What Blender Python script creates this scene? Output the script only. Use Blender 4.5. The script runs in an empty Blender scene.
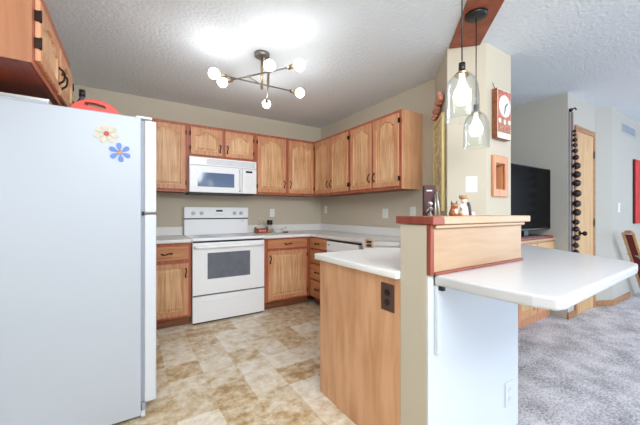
import bpy, bmesh, math, random
from mathutils import Vector, Matrix
random.seed(7)
PI = math.pi
SC = bpy.context.scene
COL = SC.collection

# ------------------------------------------------------------------ camera, world, lights, exposure
cam_d = bpy.data.cameras.new('camera'); cam = bpy.data.objects.new('camera', cam_d); COL.objects.link(cam)
cam_d.sensor_width = 36; cam_d.lens = 300 / 640 * 36; cam_d.clip_start = 0.05
cam.location = (0, 0, 1.19); cam.rotation_euler = (PI / 2, 0, -math.radians(32.35))
SC.camera = cam
W = bpy.data.worlds.new('world'); SC.world = W; W.use_nodes = True
bg = W.node_tree.nodes['Background']; bg.inputs[0].default_value = (0.80, 0.90, 1.0, 1); bg.inputs[1].default_value = 1.0
def area(name, loc, target, sx, sy, power, col):
    l = bpy.data.lights.new(name, 'AREA'); l.shape = 'RECTANGLE'; l.size = sx; l.size_y = sy; l.energy = power; l.color = col
    o = bpy.data.objects.new(name, l); COL.objects.link(o); o.location = loc
    o.rotation_euler = (Vector(target) - Vector(loc)).to_track_quat('-Z', 'Y').to_euler()
    return o
area('dining_window_light', (-2.6, -7.2, 1.5), (1.2, 2.4, 1.2), 3.0, 2.2, 50, (0.88, 0.94, 1.0))
area('added_dining_fill', (0.55, -0.5, 2.5), (1.2, 3.0, 0.2), 2.2, 1.2, 70, (0.92, 0.97, 1.0))  # unseen lamp added to fill the kitchen and floor with light
area('added_living_fill', (4.6, -1.2, 2.5), (4.4, -0.6, 0), 2.4, 1.8, 48, (0.84, 0.93, 1.0))  # second unseen fill, added to brighten the living room side
area('patio_door_light', (10.5, -3.5, 1.4), (3.5, 1.0, 1.3), 4.0, 2.2, 150, (0.70, 0.84, 1.0))
SC.view_settings.view_transform = 'Standard'; SC.view_settings.look = 'None'
SC.view_settings.gamma = 1; SC.view_settings.use_curve_mapping = False
SC.view_settings.exposure = 0.8

# ------------------------------------------------------------------ materials
def lin(c):
    return tuple(((v / 255) / 12.92 if v / 255 <= 0.04045 else ((v / 255 + 0.055) / 1.055) ** 2.4) for v in c) + (1,)
def mat(name, rgb, rough=0.5, metal=0.0, spec=0.5, bump=0.0, bscale=200, emit=0, vary=0.0, vscale=6):
    m = bpy.data.materials.new(name); m.use_nodes = True; nt = m.node_tree; b = nt.nodes['Principled BSDF']
    b.inputs['Base Color'].default_value = lin(rgb); b.inputs['Roughness'].default_value = rough
    b.inputs['Metallic'].default_value = metal; b.inputs['Specular IOR Level'].default_value = spec
    if emit:
        b.inputs['Emission Color'].default_value = lin(rgb); b.inputs['Emission Strength'].default_value = emit
    tc = nt.nodes.new('ShaderNodeTexCoord')
    if vary:
        n = nt.nodes.new('ShaderNodeTexNoise'); n.inputs['Scale'].default_value = vscale; n.inputs['Detail'].default_value = 4
        nt.links.new(tc.outputs['Object'], n.inputs['Vector'])
        r = nt.nodes.new('ShaderNodeValToRGB'); r.color_ramp.elements[0].position = 0.3; r.color_ramp.elements[1].position = 0.7
        r.color_ramp.elements[0].color = lin(tuple(v * (1 - vary) for v in rgb)); r.color_ramp.elements[1].color = lin(tuple(min(255, v * (1 + vary)) for v in rgb))
        nt.links.new(n.outputs['Fac'], r.inputs[0]); nt.links.new(r.outputs[0], b.inputs['Base Color'])
    if bump:
        n = nt.nodes.new('ShaderNodeTexNoise'); n.inputs['Scale'].default_value = bscale; n.inputs['Detail'].default_value = 3
        nt.links.new(tc.outputs['Object'], n.inputs['Vector'])
        bp = nt.nodes.new('ShaderNodeBump'); bp.inputs['Strength'].default_value = bump; bp.inputs['Distance'].default_value = 0.01
        nt.links.new(n.outputs['Fac'], bp.inputs['Height']); nt.links.new(bp.outputs[0], b.inputs['Normal'])
    return m
def wood(name, light, dark, axis='z', fine=26, rough=0.42, cath=0.0):
    m = bpy.data.materials.new(name); m.use_nodes = True; nt = m.node_tree; b = nt.nodes['Principled BSDF']; b.inputs['Roughness'].default_value = rough
    b.inputs['Specular IOR Level'].default_value = 0.35
    tc = nt.nodes.new('ShaderNodeTexCoord'); mp = nt.nodes.new('ShaderNodeMapping')
    k = {'x': (1.2, fine, fine), 'y': (fine, 1.2, fine), 'z': (fine, fine, 1.2)}[axis]
    mp.inputs['Scale'].default_value = k; nt.links.new(tc.outputs['Object'], mp.inputs['Vector'])
    n = nt.nodes.new('ShaderNodeTexNoise'); n.inputs['Scale'].default_value = 1.6; n.inputs['Detail'].default_value = 6; n.inputs['Distortion'].default_value = 0.6 + cath
    nt.links.new(mp.outputs[0], n.inputs['Vector'])
    n2 = nt.nodes.new('ShaderNodeTexNoise'); n2.inputs['Scale'].default_value = 3.0; n2.inputs['Detail'].default_value = 2
    nt.links.new(tc.outputs['Object'], n2.inputs['Vector'])
    mx = nt.nodes.new('ShaderNodeMath'); mx.operation = 'MULTIPLY_ADD'; mx.inputs[1].default_value = 0.7
    ad = nt.nodes.new('ShaderNodeMath'); ad.operation = 'MULTIPLY'; ad.inputs[1].default_value = 0.3
    nt.links.new(n.outputs['Fac'], mx.inputs[0]); nt.links.new(n2.outputs['Fac'], ad.inputs[0]); nt.links.new(ad.outputs[0], mx.inputs[2])
    r = nt.nodes.new('ShaderNodeValToRGB'); r.color_ramp.elements[0].position = 0.34; r.color_ramp.elements[1].position = 0.6
    r.color_ramp.elements[0].color = lin(dark); r.color_ramp.elements[1].color = lin(light)
    nt.links.new(mx.outputs[0], r.inputs[0]); nt.links.new(r.outputs[0], b.inputs['Base Color'])
    return m
M = {}
M['wall'] = mat('wall_paint', (204, 194, 175), 0.9, bump=0.12, bscale=90, spec=0.2)
M['wall2'] = mat('wall_paint_light_tinted', (190, 187, 179), 0.9, bump=0.12, bscale=90, spec=0.2)  # same wall paint, greyed to carry the cooler light in its colour
M['ceil'] = mat('ceiling_texture', (236, 242, 248), 0.95, bump=1.0, bscale=42, spec=0.1)
M['oak'] = wood('oak_frame', (218, 162, 122), (186, 122, 86))
M['oakf'] = wood('oak_face_frame', (190, 112, 82), (154, 78, 54))
M['oakside'] = wood('oak_side_shaded', (184, 126, 90), (156, 98, 66), fine=8)  # same oak, darkened to stand for weaker light on the cabinet end
M['oakp'] = wood('oak_panel', (232, 190, 146), (192, 134, 90), fine=22, cath=0.8)
M['oakx'] = wood('oak_horizontal', (206, 142, 100), (172, 106, 68), 'x')
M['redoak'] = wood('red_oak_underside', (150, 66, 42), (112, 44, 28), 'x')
M['toe'] = wood('toe_kick_wood', (150, 96, 66), (112, 66, 44), 'x')
M['veneer'] = wood('peninsula_veneer', (228, 178, 138), (202, 147, 107), fine=10)
M['maple'] = wood('maple_bar_panel', (182, 150, 118), (166, 132, 98), 'x', fine=14)
M['maplecap'] = wood('maple_bar_cap', (198, 164, 132), (182, 146, 112), 'x', fine=20)
M['redtrim'] = wood('red_brown_trim', (152, 76, 58), (124, 54, 40), fine=20)
M['redbeam'] = wood('red_brown_ceiling_board', (160, 84, 56), (136, 66, 42), fine=8)
M['white'] = mat('appliance_white', (247, 248, 250), 0.25)
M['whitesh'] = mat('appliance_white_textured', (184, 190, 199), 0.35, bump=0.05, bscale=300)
M['fridgedoor'] = mat('refrigerator_door_white', (206, 210, 216), 0.35)
M['seam'] = mat('appliance_grey_seam', (150, 156, 168), 0.5)
M['counter'] = mat('white_laminate', (238, 237, 235), 0.35, spec=0.3)
M['counterb'] = mat('white_laminate_dimmed', (204, 204, 206), 0.3, spec=0.4)  # same laminate, darkened to hold back strong light on the breakfast counter
M['paintw'] = mat('white_wall_paint', (212, 219, 228), 0.7)
M['black'] = mat('black_plastic', (20, 20, 22), 0.4)
M['tv'] = mat('tv_screen', (8, 7, 8), 0.2, spec=0.03)
M['bronze'] = mat('dark_bronze', (52, 38, 30), 0.35, 0.8)
M['brass'] = mat('brushed_champagne', (178, 160, 130), 0.3, 0.9)
M['steel'] = mat('stainless_steel', (196, 194, 190), 0.3, 0.9)
M['nickel'] = mat('dark_nickel', (130, 126, 120), 0.35, 0.9)
M['glassdark'] = mat('oven_glass', (112, 118, 126), 0.12, vary=0.04, vscale=12)
M['mwglass'] = mat('microwave_glass_reflection', (92, 112, 148), 0.08, spec=0.8)  # blue-grey base colour paints in a reflected window and curtains
M['lcd'] = mat('dark_display', (24, 28, 48), 0.2)
M['grey'] = mat('light_grey_plastic', (186, 190, 196), 0.5)
M['redp'] = mat('red_plastic', (222, 66, 48), 0.4)
M['brownplate'] = mat('brown_plastic_plate', (84, 56, 46), 0.4)
M['plate'] = mat('white_plastic_plate', (238, 238, 236), 0.4)
M['bulb'] = mat('bulb_glow', (252, 252, 252), 0.4, emit=14)
M['pbulb'] = mat('pendant_bulb_glow', (255, 246, 234), 0.4, emit=3.6)
M['fil'] = mat('filament_glow', (255, 232, 196), 0.4, emit=20)
M['trimw'] = wood('oak_baseboard', (184, 136, 94), (154, 104, 64), 'x')
M['doorw'] = wood('oak_door', (216, 176, 126), (190, 146, 96))
M['maroon'] = mat('maroon_paper', (60, 14, 24), 0.5)
M['gold'] = mat('gold_frame', (226, 206, 146), 0.45, 0.2)
M['pink'] = mat('dried_pink_petals', (206, 138, 118), 0.8, vary=0.15, vscale=40)
M['redcanvas'] = mat('red_canvas', (206, 34, 34), 0.7, vary=0.12, vscale=5)
M['darkred'] = mat('dark_red_fabric', (108, 32, 26), 0.8)
M['bell'] = mat('bell_metal', (66, 54, 50), 0.3, 0.6)
M['leather'] = mat('dark_leather', (112, 76, 72), 0.6)
M['cream'] = mat('cream_ceramic', (236, 224, 206), 0.4)
M['catbrown'] = mat('brown_ceramic', (150, 92, 60), 0.5, vary=0.3, vscale=60)
M['tan'] = mat('tan_felt', (180, 142, 110), 0.8, vary=0.2, vscale=80)
M['pinkw'] = mat('pale_pink_cloth', (236, 218, 214), 0.8)
M['blackish'] = mat('charcoal_grey_paint', (66, 64, 74), 0.6, vary=0.6, vscale=90)
M['blue'] = mat('blue_vinyl', (96, 128, 200), 0.5)
M['beige'] = mat('beige_vinyl', (204, 194, 170), 0.5, vary=0.06, vscale=50)
M['reddot'] = mat('red_vinyl', (190, 66, 56), 0.5)
M['dish'] = mat('white_ceramic', (240, 240, 236), 0.25)
M['clockred'] = mat('clock_red_print', (178, 100, 84), 0.5, vary=0.3, vscale=40)
M['clocktan'] = mat('clock_brown_print', (150, 110, 84), 0.5, vary=0.4, vscale=60)
M['green'] = mat('dark_green_hand', (30, 60, 56), 0.5)
M['niche'] = wood('niche_wood', (222, 162, 118), (196, 130, 90))
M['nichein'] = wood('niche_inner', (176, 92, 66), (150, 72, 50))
def glass(name, rgb, rough=0.0):
    m = bpy.data.materials.new(name); m.use_nodes = True; nt = m.node_tree
    for n in list(nt.nodes):
        if n.type == 'BSDF_PRINCIPLED': nt.nodes.remove(n)
    out = [n for n in nt.nodes if n.type == 'OUTPUT_MATERIAL'][0]
    t = nt.nodes.new('ShaderNodeBsdfTransparent'); t.inputs[0].default_value = lin(rgb)
    g = nt.nodes.new('ShaderNodeBsdfGlossy'); g.inputs['Roughness'].default_value = 0.05
    lw = nt.nodes.new('ShaderNodeLayerWeight'); lw.inputs[0].default_value = 0.12
    mx = nt.nodes.new('ShaderNodeMixShader'); nt.links.new(lw.outputs['Facing'], mx.inputs[0])
    nt.links.new(t.outputs[0], mx.inputs[1]); nt.links.new(g.outputs[0], mx.inputs[2]); nt.links.new(mx.outputs[0], out.inputs[0])
    return m
M['glass'] = glass('clear_glass', (250, 252, 252))

def vinyl():
    m = bpy.data.materials.new('vinyl_tile'); m.use_nodes = True; nt = m.node_tree; b = nt.nodes['Principled BSDF']; N = nt.nodes.new; L = nt.links.new
    b.inputs['Roughness'].default_value = 0.38; b.inputs['Specular IOR Level'].default_value = 0.4
    tc = N('ShaderNodeTexCoord')
    br = N('ShaderNodeTexBrick'); br.offset = 0; br.inputs['Scale'].default_value = 1; br.inputs['Brick Width'].default_value = 0.235; br.inputs['Row Height'].default_value = 0.235
    br.inputs['Mortar Size'].default_value = 0.002; br.inputs['Color1'].default_value = (0, 0, 0, 1); br.inputs['Color2'].default_value = (1, 1, 1, 1); br.inputs['Mortar'].default_value = (0.3, 0.3, 0.3, 1)
    wob = N('ShaderNodeTexNoise'); wob.inputs['Scale'].default_value = 14; wob.inputs['Detail'].default_value = 3; L(tc.outputs['Object'], wob.inputs['Vector'])
    vm = N('ShaderNodeVectorMath'); vm.operation = 'MULTIPLY_ADD'; vm.inputs[1].default_value = (0.02, 0.02, 0); L(wob.outputs['Color'], vm.inputs[0]); L(tc.outputs['Object'], vm.inputs[2])
    L(vm.outputs[0], br.inputs['Vector'])
    n1 = N('ShaderNodeTexNoise'); n1.inputs['Scale'].default_value = 12; n1.inputs['Detail'].default_value = 8; n1.inputs['Roughness'].default_value = 0.7; L(tc.outputs['Object'], n1.inputs['Vector'])
    mr = N('ShaderNodeMath'); mr.operation = 'MULTIPLY_ADD'; mr.inputs[1].default_value = 2.7; mr.inputs[2].default_value = -1.33; L(n1.outputs['Fac'], mr.inputs[0])
    sep = N('ShaderNodeMath'); sep.operation = 'MULTIPLY_ADD'; sep.inputs[1].default_value = 0.75; L(br.outputs['Color'], sep.inputs[0]); 
    ad = N('ShaderNodeMath'); ad.operation = 'ADD'; ad.inputs[1].default_value = 0.14; L(mr.outputs[0], ad.inputs[0]); L(ad.outputs[0], sep.inputs[2])
    r = N('ShaderNodeValToRGB'); e = r.color_ramp.elements
    e[0].position = 0.0; e[0].color = lin((178, 142, 98)); e[1].position = 1.0; e[1].color = lin((246, 239, 226))
    x = e.new(0.25); x.color = lin((206, 180, 140)); x = e.new(0.5); x.color = lin((224, 208, 180))
    L(sep.outputs[0], r.inputs[0]); L(r.outputs[0], b.inputs['Base Color'])
    return m
def carpet():
    m = bpy.data.materials.new('grey_carpet'); m.use_nodes = True; nt = m.node_tree; b = nt.nodes['Principled BSDF']; N = nt.nodes.new; L = nt.links.new
    b.inputs['Roughness'].default_value = 1; b.inputs['Specular IOR Level'].default_value = 0.05
    tc = N('ShaderNodeTexCoord')
    n1 = N('ShaderNodeTexNoise'); n1.inputs['Scale'].default_value = 80; n1.inputs['Detail'].default_value = 4; n1.inputs['Roughness'].default_value = 0.8; L(tc.outputs['Object'], n1.inputs['Vector'])
    n2 = N('ShaderNodeTexNoise'); n2.inputs['Scale'].default_value = 5; n2.inputs['Detail'].default_value = 4; L(tc.outputs['Object'], n2.inputs['Vector'])
    a = N('ShaderNodeMath'); a.operation = 'MULTIPLY_ADD'; a.inputs[1].default_value = 0.35; L(n2.outputs['Fac'], a.inputs[0])
    c = N('ShaderNodeMath'); c.operation = 'MULTIPLY'; c.inputs[1].default_value = 0.75; L(n1.outputs['Fac'], c.inputs[0]); L(c.outputs[0], a.inputs[2])
    r = N('ShaderNodeValToRGB'); e = r.color_ramp.elements; e[0].position = 0.42; e[0].color = lin((138, 136, 144)); e[1].position = 0.64; e[1].color = lin((236, 234, 240))
    L(a.outputs[0], r.inputs[0]); L(r.outputs[0], b.inputs['Base Color'])
    bp = N('ShaderNodeBump'); bp.inputs['Strength'].default_value = 0.8; bp.inputs['Distance'].default_value = 0.01; L(n1.outputs['Fac'], bp.inputs['Height']); L(bp.outputs[0], b.inputs['Normal'])
    return m
def tapestry():
    m = bpy.data.materials.new('tapestry_print'); m.use_nodes = True; nt = m.node_tree; b = nt.nodes['Principled BSDF']; N = nt.nodes.new; L = nt.links.new
    b.inputs['Roughness'].default_value = 0.6
    tc = N('ShaderNodeTexCoord'); n = N('ShaderNodeTexNoise'); n.inputs['Scale'].default_value = 28; n.inputs['Detail'].default_value = 5; L(tc.outputs['Object'], n.inputs['Vector'])
    r = N('ShaderNodeValToRGB'); e = r.color_ramp.elements; e[0].position = 0.35; e[0].color = lin((158, 148, 108)); e[1].position = 0.62; e[1].color = lin((232, 220, 180))
    x = e.new(0.5); x.color = lin((206, 186, 140))
    L(n.outputs['Fac'], r.inputs[0]); L(r.outputs[0], b.inputs['Base Color'])
    return m
M['vinyl'] = vinyl(); M['carpet'] = carpet(); M['tapestry'] = tapestry()

# ------------------------------------------------------------------ mesh helpers
class MB:
    def __init__(s): s.bm = bmesh.new()
    def box(s, x0, x1, y0, y1, z0, z1, mi=0):
        v = [s.bm.verts.new((x, y, z)) for x in (x0, x1) for y in (y0, y1) for z in (z0, z1)]
        for q in ((0, 1, 3, 2), (4, 6, 7, 5), (0, 4, 5, 1), (2, 3, 7, 6), (0, 2, 6, 4), (1, 5, 7, 3)):
            f = s.bm.faces.new([v[i] for i in q]); f.material_index = mi
        return s
    def cyl(s, p0, p1, r0, r1=None, n=16, mi=0):
        r1 = r0 if r1 is None else r1; p0 = Vector(p0); p1 = Vector(p1); d = (p1 - p0).normalized()
        u = d.orthogonal().normalized(); w = d.cross(u)
        a = [s.bm.verts.new(p0 + (u * math.cos(2 * PI * i / n) + w * math.sin(2 * PI * i / n)) * r0) for i in range(n)]
        b = [s.bm.verts.new(p1 + (u * math.cos(2 * PI * i / n) + w * math.sin(2 * PI * i / n)) * r1) for i in range(n)]
        for i in range(n):
            f = s.bm.faces.new((a[i], a[(i + 1) % n], b[(i + 1) % n], b[i])); f.smooth = True; f.material_index = mi
        f = s.bm.faces.new(a[::-1]); f.material_index = mi; f = s.bm.faces.new(b); f.material_index = mi
        return s
    def sph(s, c, r, sc=(1, 1, 1), mi=0, n=16):
        m = Matrix.Translation(c) @ Matrix.Diagonal((r * sc[0], r * sc[1], r * sc[2], 1))
        o = bmesh.ops.create_uvsphere(s.bm, u_segments=n, v_segments=max(6, n * 2 // 3), radius=1, matrix=m)
        for v in o['verts']:
            for f in v.link_faces: f.smooth = True; f.material_index = mi
        return s
    def lathe(s, prof, c=(0, 0, 0), n=24, mi=0, cap=False):
        rings = []
        for r, z in prof:
            if r < 1e-5: rings.append([s.bm.verts.new((c[0], c[1], c[2] + z))])
            else: rings.append([s.bm.verts.new((c[0] + r * math.cos(2 * PI * i / n), c[1] + r * math.sin(2 * PI * i / n), c[2] + z)) for i in range(n)])
        for a, b in zip(rings, rings[1:]):
            for i in range(n):
                j = (i + 1) % n
                if len(a) == 1 and len(b) == 1: continue
                if len(a) == 1: vs = (a[0], b[j], b[i])
                elif len(b) == 1: vs = (a[i], a[j], b[0])
                else: vs = (a[i], a[j], b[j], b[i])
                f = s.bm.faces.new(vs); f.smooth = True; f.material_index = mi
        return s
    def prism(s, poly, z0, z1, mi=0):
        a = [s.bm.verts.new((x, y, z0)) for x, y in poly]; b = [s.bm.verts.new((x, y, z1)) for x, y in poly]; n = len(poly)
        for i in range(n):
            f = s.bm.faces.new((a[i], a[(i + 1) % n], b[(i + 1) % n], b[i])); f.material_index = mi
        f = s.bm.faces.new(a[::-1]); f.material_index = mi; f = s.bm.faces.new(b); f.material_index = mi
        return s
    def yprism(s, poly, y0, y1, mi=0):
        a = [s.bm.verts.new((x, y0, z)) for x, z in poly]; b = [s.bm.verts.new((x, y1, z)) for x, z in poly]; n = len(poly)
        for i in range(n):
            f = s.bm.faces.new((a[i], a[(i + 1) % n], b[(i + 1) % n], b[i])); f.material_index = mi
        f = s.bm.faces.new(a[::-1]); f.material_index = mi; f = s.bm.faces.new(b); f.material_index = mi
        return s
    def tube(s, pts, r, n=8, mi=0):
        pts = [Vector(p) for p in pts]; prev = None; up = None
        for i, p in enumerate(pts):
            d = (pts[min(i + 1, len(pts) - 1)] - pts[max(i - 1, 0)]).normalized()
            if up is None: up = d.orthogonal().normalized()
            up = (up - d * up.dot(d)).normalized(); w = d.cross(up)
            ring = [s.bm.verts.new(p + (up * math.cos(2 * PI * k / n) + w * math.sin(2 * PI * k / n)) * r) for k in range(n)]
            if prev:
                for k in range(n):
                    f = s.bm.faces.new((prev[k], prev[(k + 1) % n], ring[(k + 1) % n], ring[k])); f.smooth = True; f.material_index = mi
            else: s.bm.faces.new(ring[::-1]).material_index = mi
            prev = ring
        s.bm.faces.new(prev).material_index = mi
        return s
    def build(s, name, m, parent=None, bevel=0, seg=2):
        me = bpy.data.meshes.new(name)
        bmesh.ops.recalc_face_normals(s.bm, faces=s.bm.faces[:])
        s.bm.to_mesh(me); s.bm.free()
        for q in (m if isinstance(m, (list, tuple)) else [m]): me.materials.append(M[q])
        o = bpy.data.objects.new(name, me); COL.objects.link(o)
        if parent: o.parent = parent
        if bevel:
            b = o.modifiers.new('bevel', 'BEVEL'); b.width = bevel; b.segments = seg; b.limit_method = 'ANGLE'; b.angle_limit = math.radians(40)
        return o
def holed(outer, holes, z0, z1):
    """extruded polygon with holes, as a bmesh builder"""
    cu = bpy.data.curves.new('outline', 'CURVE'); cu.dimensions = '2D'; cu.fill_mode = 'BOTH'; cu.extrude = (z1 - z0) / 2
    for poly in [outer] + holes:
        sp = cu.splines.new('POLY'); sp.points.add(len(poly) - 1); sp.use_cyclic_u = True
        for p, q in zip(sp.points, poly): p.co = (q[0], q[1], 0, 1)
    o = bpy.data.objects.new('outline', cu); COL.objects.link(o)
    bpy.context.view_layer.update()
    me = bpy.data.meshes.new_from_object(o.evaluated_get(bpy.context.evaluated_depsgraph_get()))
    bpy.data.objects.remove(o); bpy.data.curves.remove(cu)
    mb = MB(); mb.bm.from_mesh(me); bpy.data.meshes.remove(me)
    bmesh.ops.remove_doubles(mb.bm, verts=mb.bm.verts[:], dist=1e-5)
    bmesh.ops.translate(mb.bm, vec=(0, 0, (z0 + z1) / 2), verts=mb.bm.verts[:])
    return mb
def thing(name, label, cat, loc=(0, 0, 0), rz=0, group=None):
    o = bpy.data.objects.new(name, None); COL.objects.link(o); o.empty_display_size = 0.1
    o.location = loc; o.rotation_euler = (0, 0, math.radians(rz)); o['label'] = label; o['category'] = cat
    if group: o['group'] = group
    return o
def tag(o, label, cat, group=None, loc=None):
    o['label'] = label; o['category'] = cat
    if group: o['group'] = group
    if loc: o.location = loc
    return o
def struct(o):
    o['kind'] = 'structure'; return o
def dup(root, loc, rz, label, group=None):
    r = root.copy(); COL.objects.link(r); r.location = loc; r.rotation_euler = (0, 0, math.radians(rz)); r['label'] = label
    if group: r['group'] = group
    for ch in list(root.children):
        c = ch.copy(); COL.objects.link(c); c.parent = r
        for g in list(ch.children):
            d = g.copy(); COL.objects.link(d); d.parent = c
    return r

# ------------------------------------------------------------------ room shell
CH = 2.53
XL, XR, YB = -0.68, 2.57, 4.03
PA, PB, PC, PD = (2.57, 1.91), (2.17, 1.50), (2.373, 1.295), (2.752, 1.295)
struct(MB().box(-4, 9.5, -7, YB + 0.1, CH, CH + 0.1).build('ceiling', 'ceil'))
struct(MB().prism([(-4, -7), (1.2, -7), (1.2, 0.92), (1.845, 0.92), (1.845, 1.5), (2.66, 1.5), (2.66, YB + 0.1), (-4, YB + 0.1)], -0.1, 0).build('floor', 'vinyl'))
struct(MB().prism([(1.2, -7), (9.5, -7), (9.5, YB), (2.66, YB), (2.66, 1.5), (1.845, 1.5), (1.845, 0.92), (1.2, 0.92)], -0.1, 0.003).build('floor_carpet', 'carpet'))
struct(MB().box(XL - 0.1, XL, 1.74, YB, 0, CH).build('wall_left', 'wall'))
struct(MB().box(-4.1, -4, -7, 1.74, 0, CH).box(-4, XL - 0.1, 1.74, 1.84, 0, CH).build('wall_dining', 'wall'))
struct(MB().box(XL, PD[0], YB, YB + 0.1, 0, CH).build('wall_back', 'wall'))
# kitchen right wall with a diagonal pier at its end; the pier's front face carries a niche opening
NX0, NX1, NZ0, NZ1 = 2.478, 2.628, 1.375, 1.592
pier = MB()
pl = [PA, PB, PC, PD, (2.752, YB), (2.57, YB)]
lo = [pier.bm.verts.new((x, y, 0)) for x, y in pl]; hi = [pier.bm.verts.new((x, y, CH)) for x, y in pl]
for i in range(6):
    if i != 2: pier.bm.faces.new((lo[i], lo[(i + 1) % 6], hi[(i + 1) % 6], hi[i]))
def q(*pts): pier.bm.faces.new([pier.bm.verts.new(p) for p in pts])
yf = PC[1]
for a, b, z0, z1 in ((PC[0], NX0, 0, CH), (NX1, PD[0], 0, CH), (NX0, NX1, 0, NZ0), (NX0, NX1, NZ1, CH)):
    q((a, yf, z0), (b, yf, z0), (b, yf, z1), (a, yf, z1))
bmesh.ops.remove_doubles(pier.bm, verts=pier.bm.verts[:], dist=1e-5)
struct(pier.build('wall_right', 'wall'))
# living room walls
struct(MB().prism([(4.12, 1.346), (4.97, 1.346), (5.2, 1.24), (9.4, 1.24), (9.4, 1.9), (4.12, 1.9)], 0, CH).build('wall_hall', 'wall2'))
struct(MB().box(9.4, 9.5, -1.9, 1.9, 0, CH).build('wall_living_east', 'wall2'))
struct(MB().box(4.12, 4.3, 1.902, 2.45, 0, CH).build('wall_alcove_side', 'wall2'))
struct(MB().box(2.767, 4.118, 2.25, 2.35, 0, CH).build('wall_alcove_back', 'wall2'))
struct(MB().box(4.105, 4.295, 1.33, 1.345, 0.004, 0.075).build('baseboard_hall', 'trimw', bevel=0.003))
bb = MB().prism([(4.937, 1.345), (4.965, 1.345), (5.195, 1.239), (5.95, 1.239), (5.95, 1.224), (5.19, 1.224), (4.96, 1.33), (4.937, 1.33)], 0.004, 0.075)
struct(bb.build('baseboard_right', 'trimw', bevel=0.003))
# pony wall
struct(MB().box(1.07, 1.85, 0.84, 0.985, 0, 1.135).build('wall_pony', 'wall'))
struct(MB().yprism([(1.072, 0), (1.85, 0), (1.85, 0.872), (1.106, 0.872), (1.106, 0.92), (1.072, 0.92)], 0.832, 0.839).build('wall_pony_panel', 'paintw'))


# ------------------------------------------------------------------ cabinet builders
def door_bm(u0, u1, v0, v1, arch=0.05, t=0.026, mg=0.052, y0=-0.0075):
    mb = MB(); bm = mb.bm; uc = (u0 + u1) / 2; a0, a1, b0 = u0 + mg, u1 - mg, v0 + mg
    tp = v1 - mg * 0.85; sh = tp - arch
    inner = [(a0, b0), (a1, b0)]; outer = [(u0, v0), (u1, v0)]
    n = 20 if arch else 1
    for i in range(n + 1):
        k = 1 - 2 * i / n; u = uc + k * (a1 - a0) / 2; s = abs(k)
        if arch:
            if s > 0.82: e = 0.0
            elif s > 0.42: e = 0.5 + 0.5 * math.cos(PI * (s - 0.42) / 0.4); e *= 0.7
            else: e = 0.7 + 0.3 * math.cos(PI / 2 * s / 0.42)
        else: e = 0
        inner.append((u, sh + arch * e)); outer.append((u1 if i == 0 else u0 if i == n else u, v1))
    vc = (b0 + tp) / 2
    def shrink(p, d):
        return (uc + (p[0] - uc) * (1 - 2 * d / (a1 - a0)), vc + (p[1] - vc) * (1 - 2 * d / (tp - b0)))
    def ring(pts, y): return [bm.verts.new((p[0], y, p[1])) for p in pts]
    oo = [(p[0] + (0.004 if p[0] <= u0 else -0.004 if p[0] >= u1 else 0), p[1] + (0.004 if p[1] <= v0 else -0.004 if p[1] >= v1 else 0)) for p in outer]
    loops = [ring(outer, y0), ring(outer, -t + 0.005), ring(oo, -t), ring(inner, -t), ring([shrink(p, 0.003) for p in inner], -t + 0.013), ring([shrink(p, 0.011) for p in inner], -t + 0.013), ring([shrink(p, 0.032) for p in inner], -t + 0.004)]
    N = len(outer)
    for li, (p, r) in enumerate(zip(loops, loops[1:])):
        for i in range(N):
            j = (i + 1) % N
            f = bm.faces.new((p[i], p[j], r[j], r[i])); f.material_index = 1 if li >= 3 else 0
    f = bm.faces.new(loops[-1]); f.material_index = 1
    bm.faces.new(loops[0][::-1])
    bmesh.ops.remove_doubles(bm, verts=bm.verts[:], dist=1e-6)
    return mb
def pull(x, z, parent, vert=True, L=0.085, y=-0.026):
    pts = []
    for i in range(13):
        k = i / 12 * 2 - 1; o = y + 0.001 - 0.026 * (1 - k ** 4); w = 0.006 * math.sin(PI * k)
        pts.append((x + w, o, z + k * L / 2) if vert else (x + k * L / 2, o, z + w))
    mb = MB().tube(pts, 0.0055)
    for k in (-1, 1):
        p = (x, z + k * L / 2) if vert else (x + k * L / 2, z)
        mb.cyl((p[0], y + 0.0005, p[1]), (p[0], y - 0.006, p[1]), 0.009, n=10)
    return mb.build('handle', 'bronze', parent)
def hinges(x, zs, parent):
    for z in zs:
        MB().box(x - 0.006, x + 0.006, -0.029, -0.0065, z - 0.022, z + 0.022).cyl((x, -0.027, z - 0.026), (x, -0.027, z + 0.026), 0.005, n=8).build('hinge', 'bronze', parent)
def cab_door(t, u0, u1, v0, v1, hside, arch, hz):
    d = door_bm(u0, u1, v0, v1, arch).build('door', ['oak', 'oakp'], t)
    hx = u0 + 0.026 if hside == 'l' else u1 - 0.026
    pull(hx, hz, d)
    hinges(u1 + 0.004 if hside == 'l' else u0 - 0.004, (v0 + 0.075, v1 - 0.075), d)
    return d
def upper(label, loc, rz, w, h, d, doors, arch=0.055, hlow=True, name='wall_cabinet', top=0.035):
    t = thing(name, label, 'kitchen cabinet', loc, rz, 'oak wall cabinets')
    MB().box(0, w, 0, d, 0.012, h).build('body', 'oak', t, bevel=0.002)
    MB().box(0, w, -0.006, -0.0005, 0, h).build('face_frame', 'oakf', t, bevel=0.0015)
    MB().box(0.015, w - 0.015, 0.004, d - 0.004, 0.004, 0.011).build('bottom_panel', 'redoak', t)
    for u0, u1, hs in doors:
        cab_door(t, u0, u1, 0.03, h - top, hs, arch, 0.03 + (0.115 if hlow else 0.09))
    return t
def drawer(t, u0, u1, v0, v1):
    mb = MB().box(u0, u1, -0.026, -0.0075, v0, v1)
    d = mb.build('drawer', 'oakx', t, bevel=0.006, seg=3)
    pull((u0 + u1) / 2, (v0 + v1) / 2, d, vert=False, L=0.09)
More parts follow.
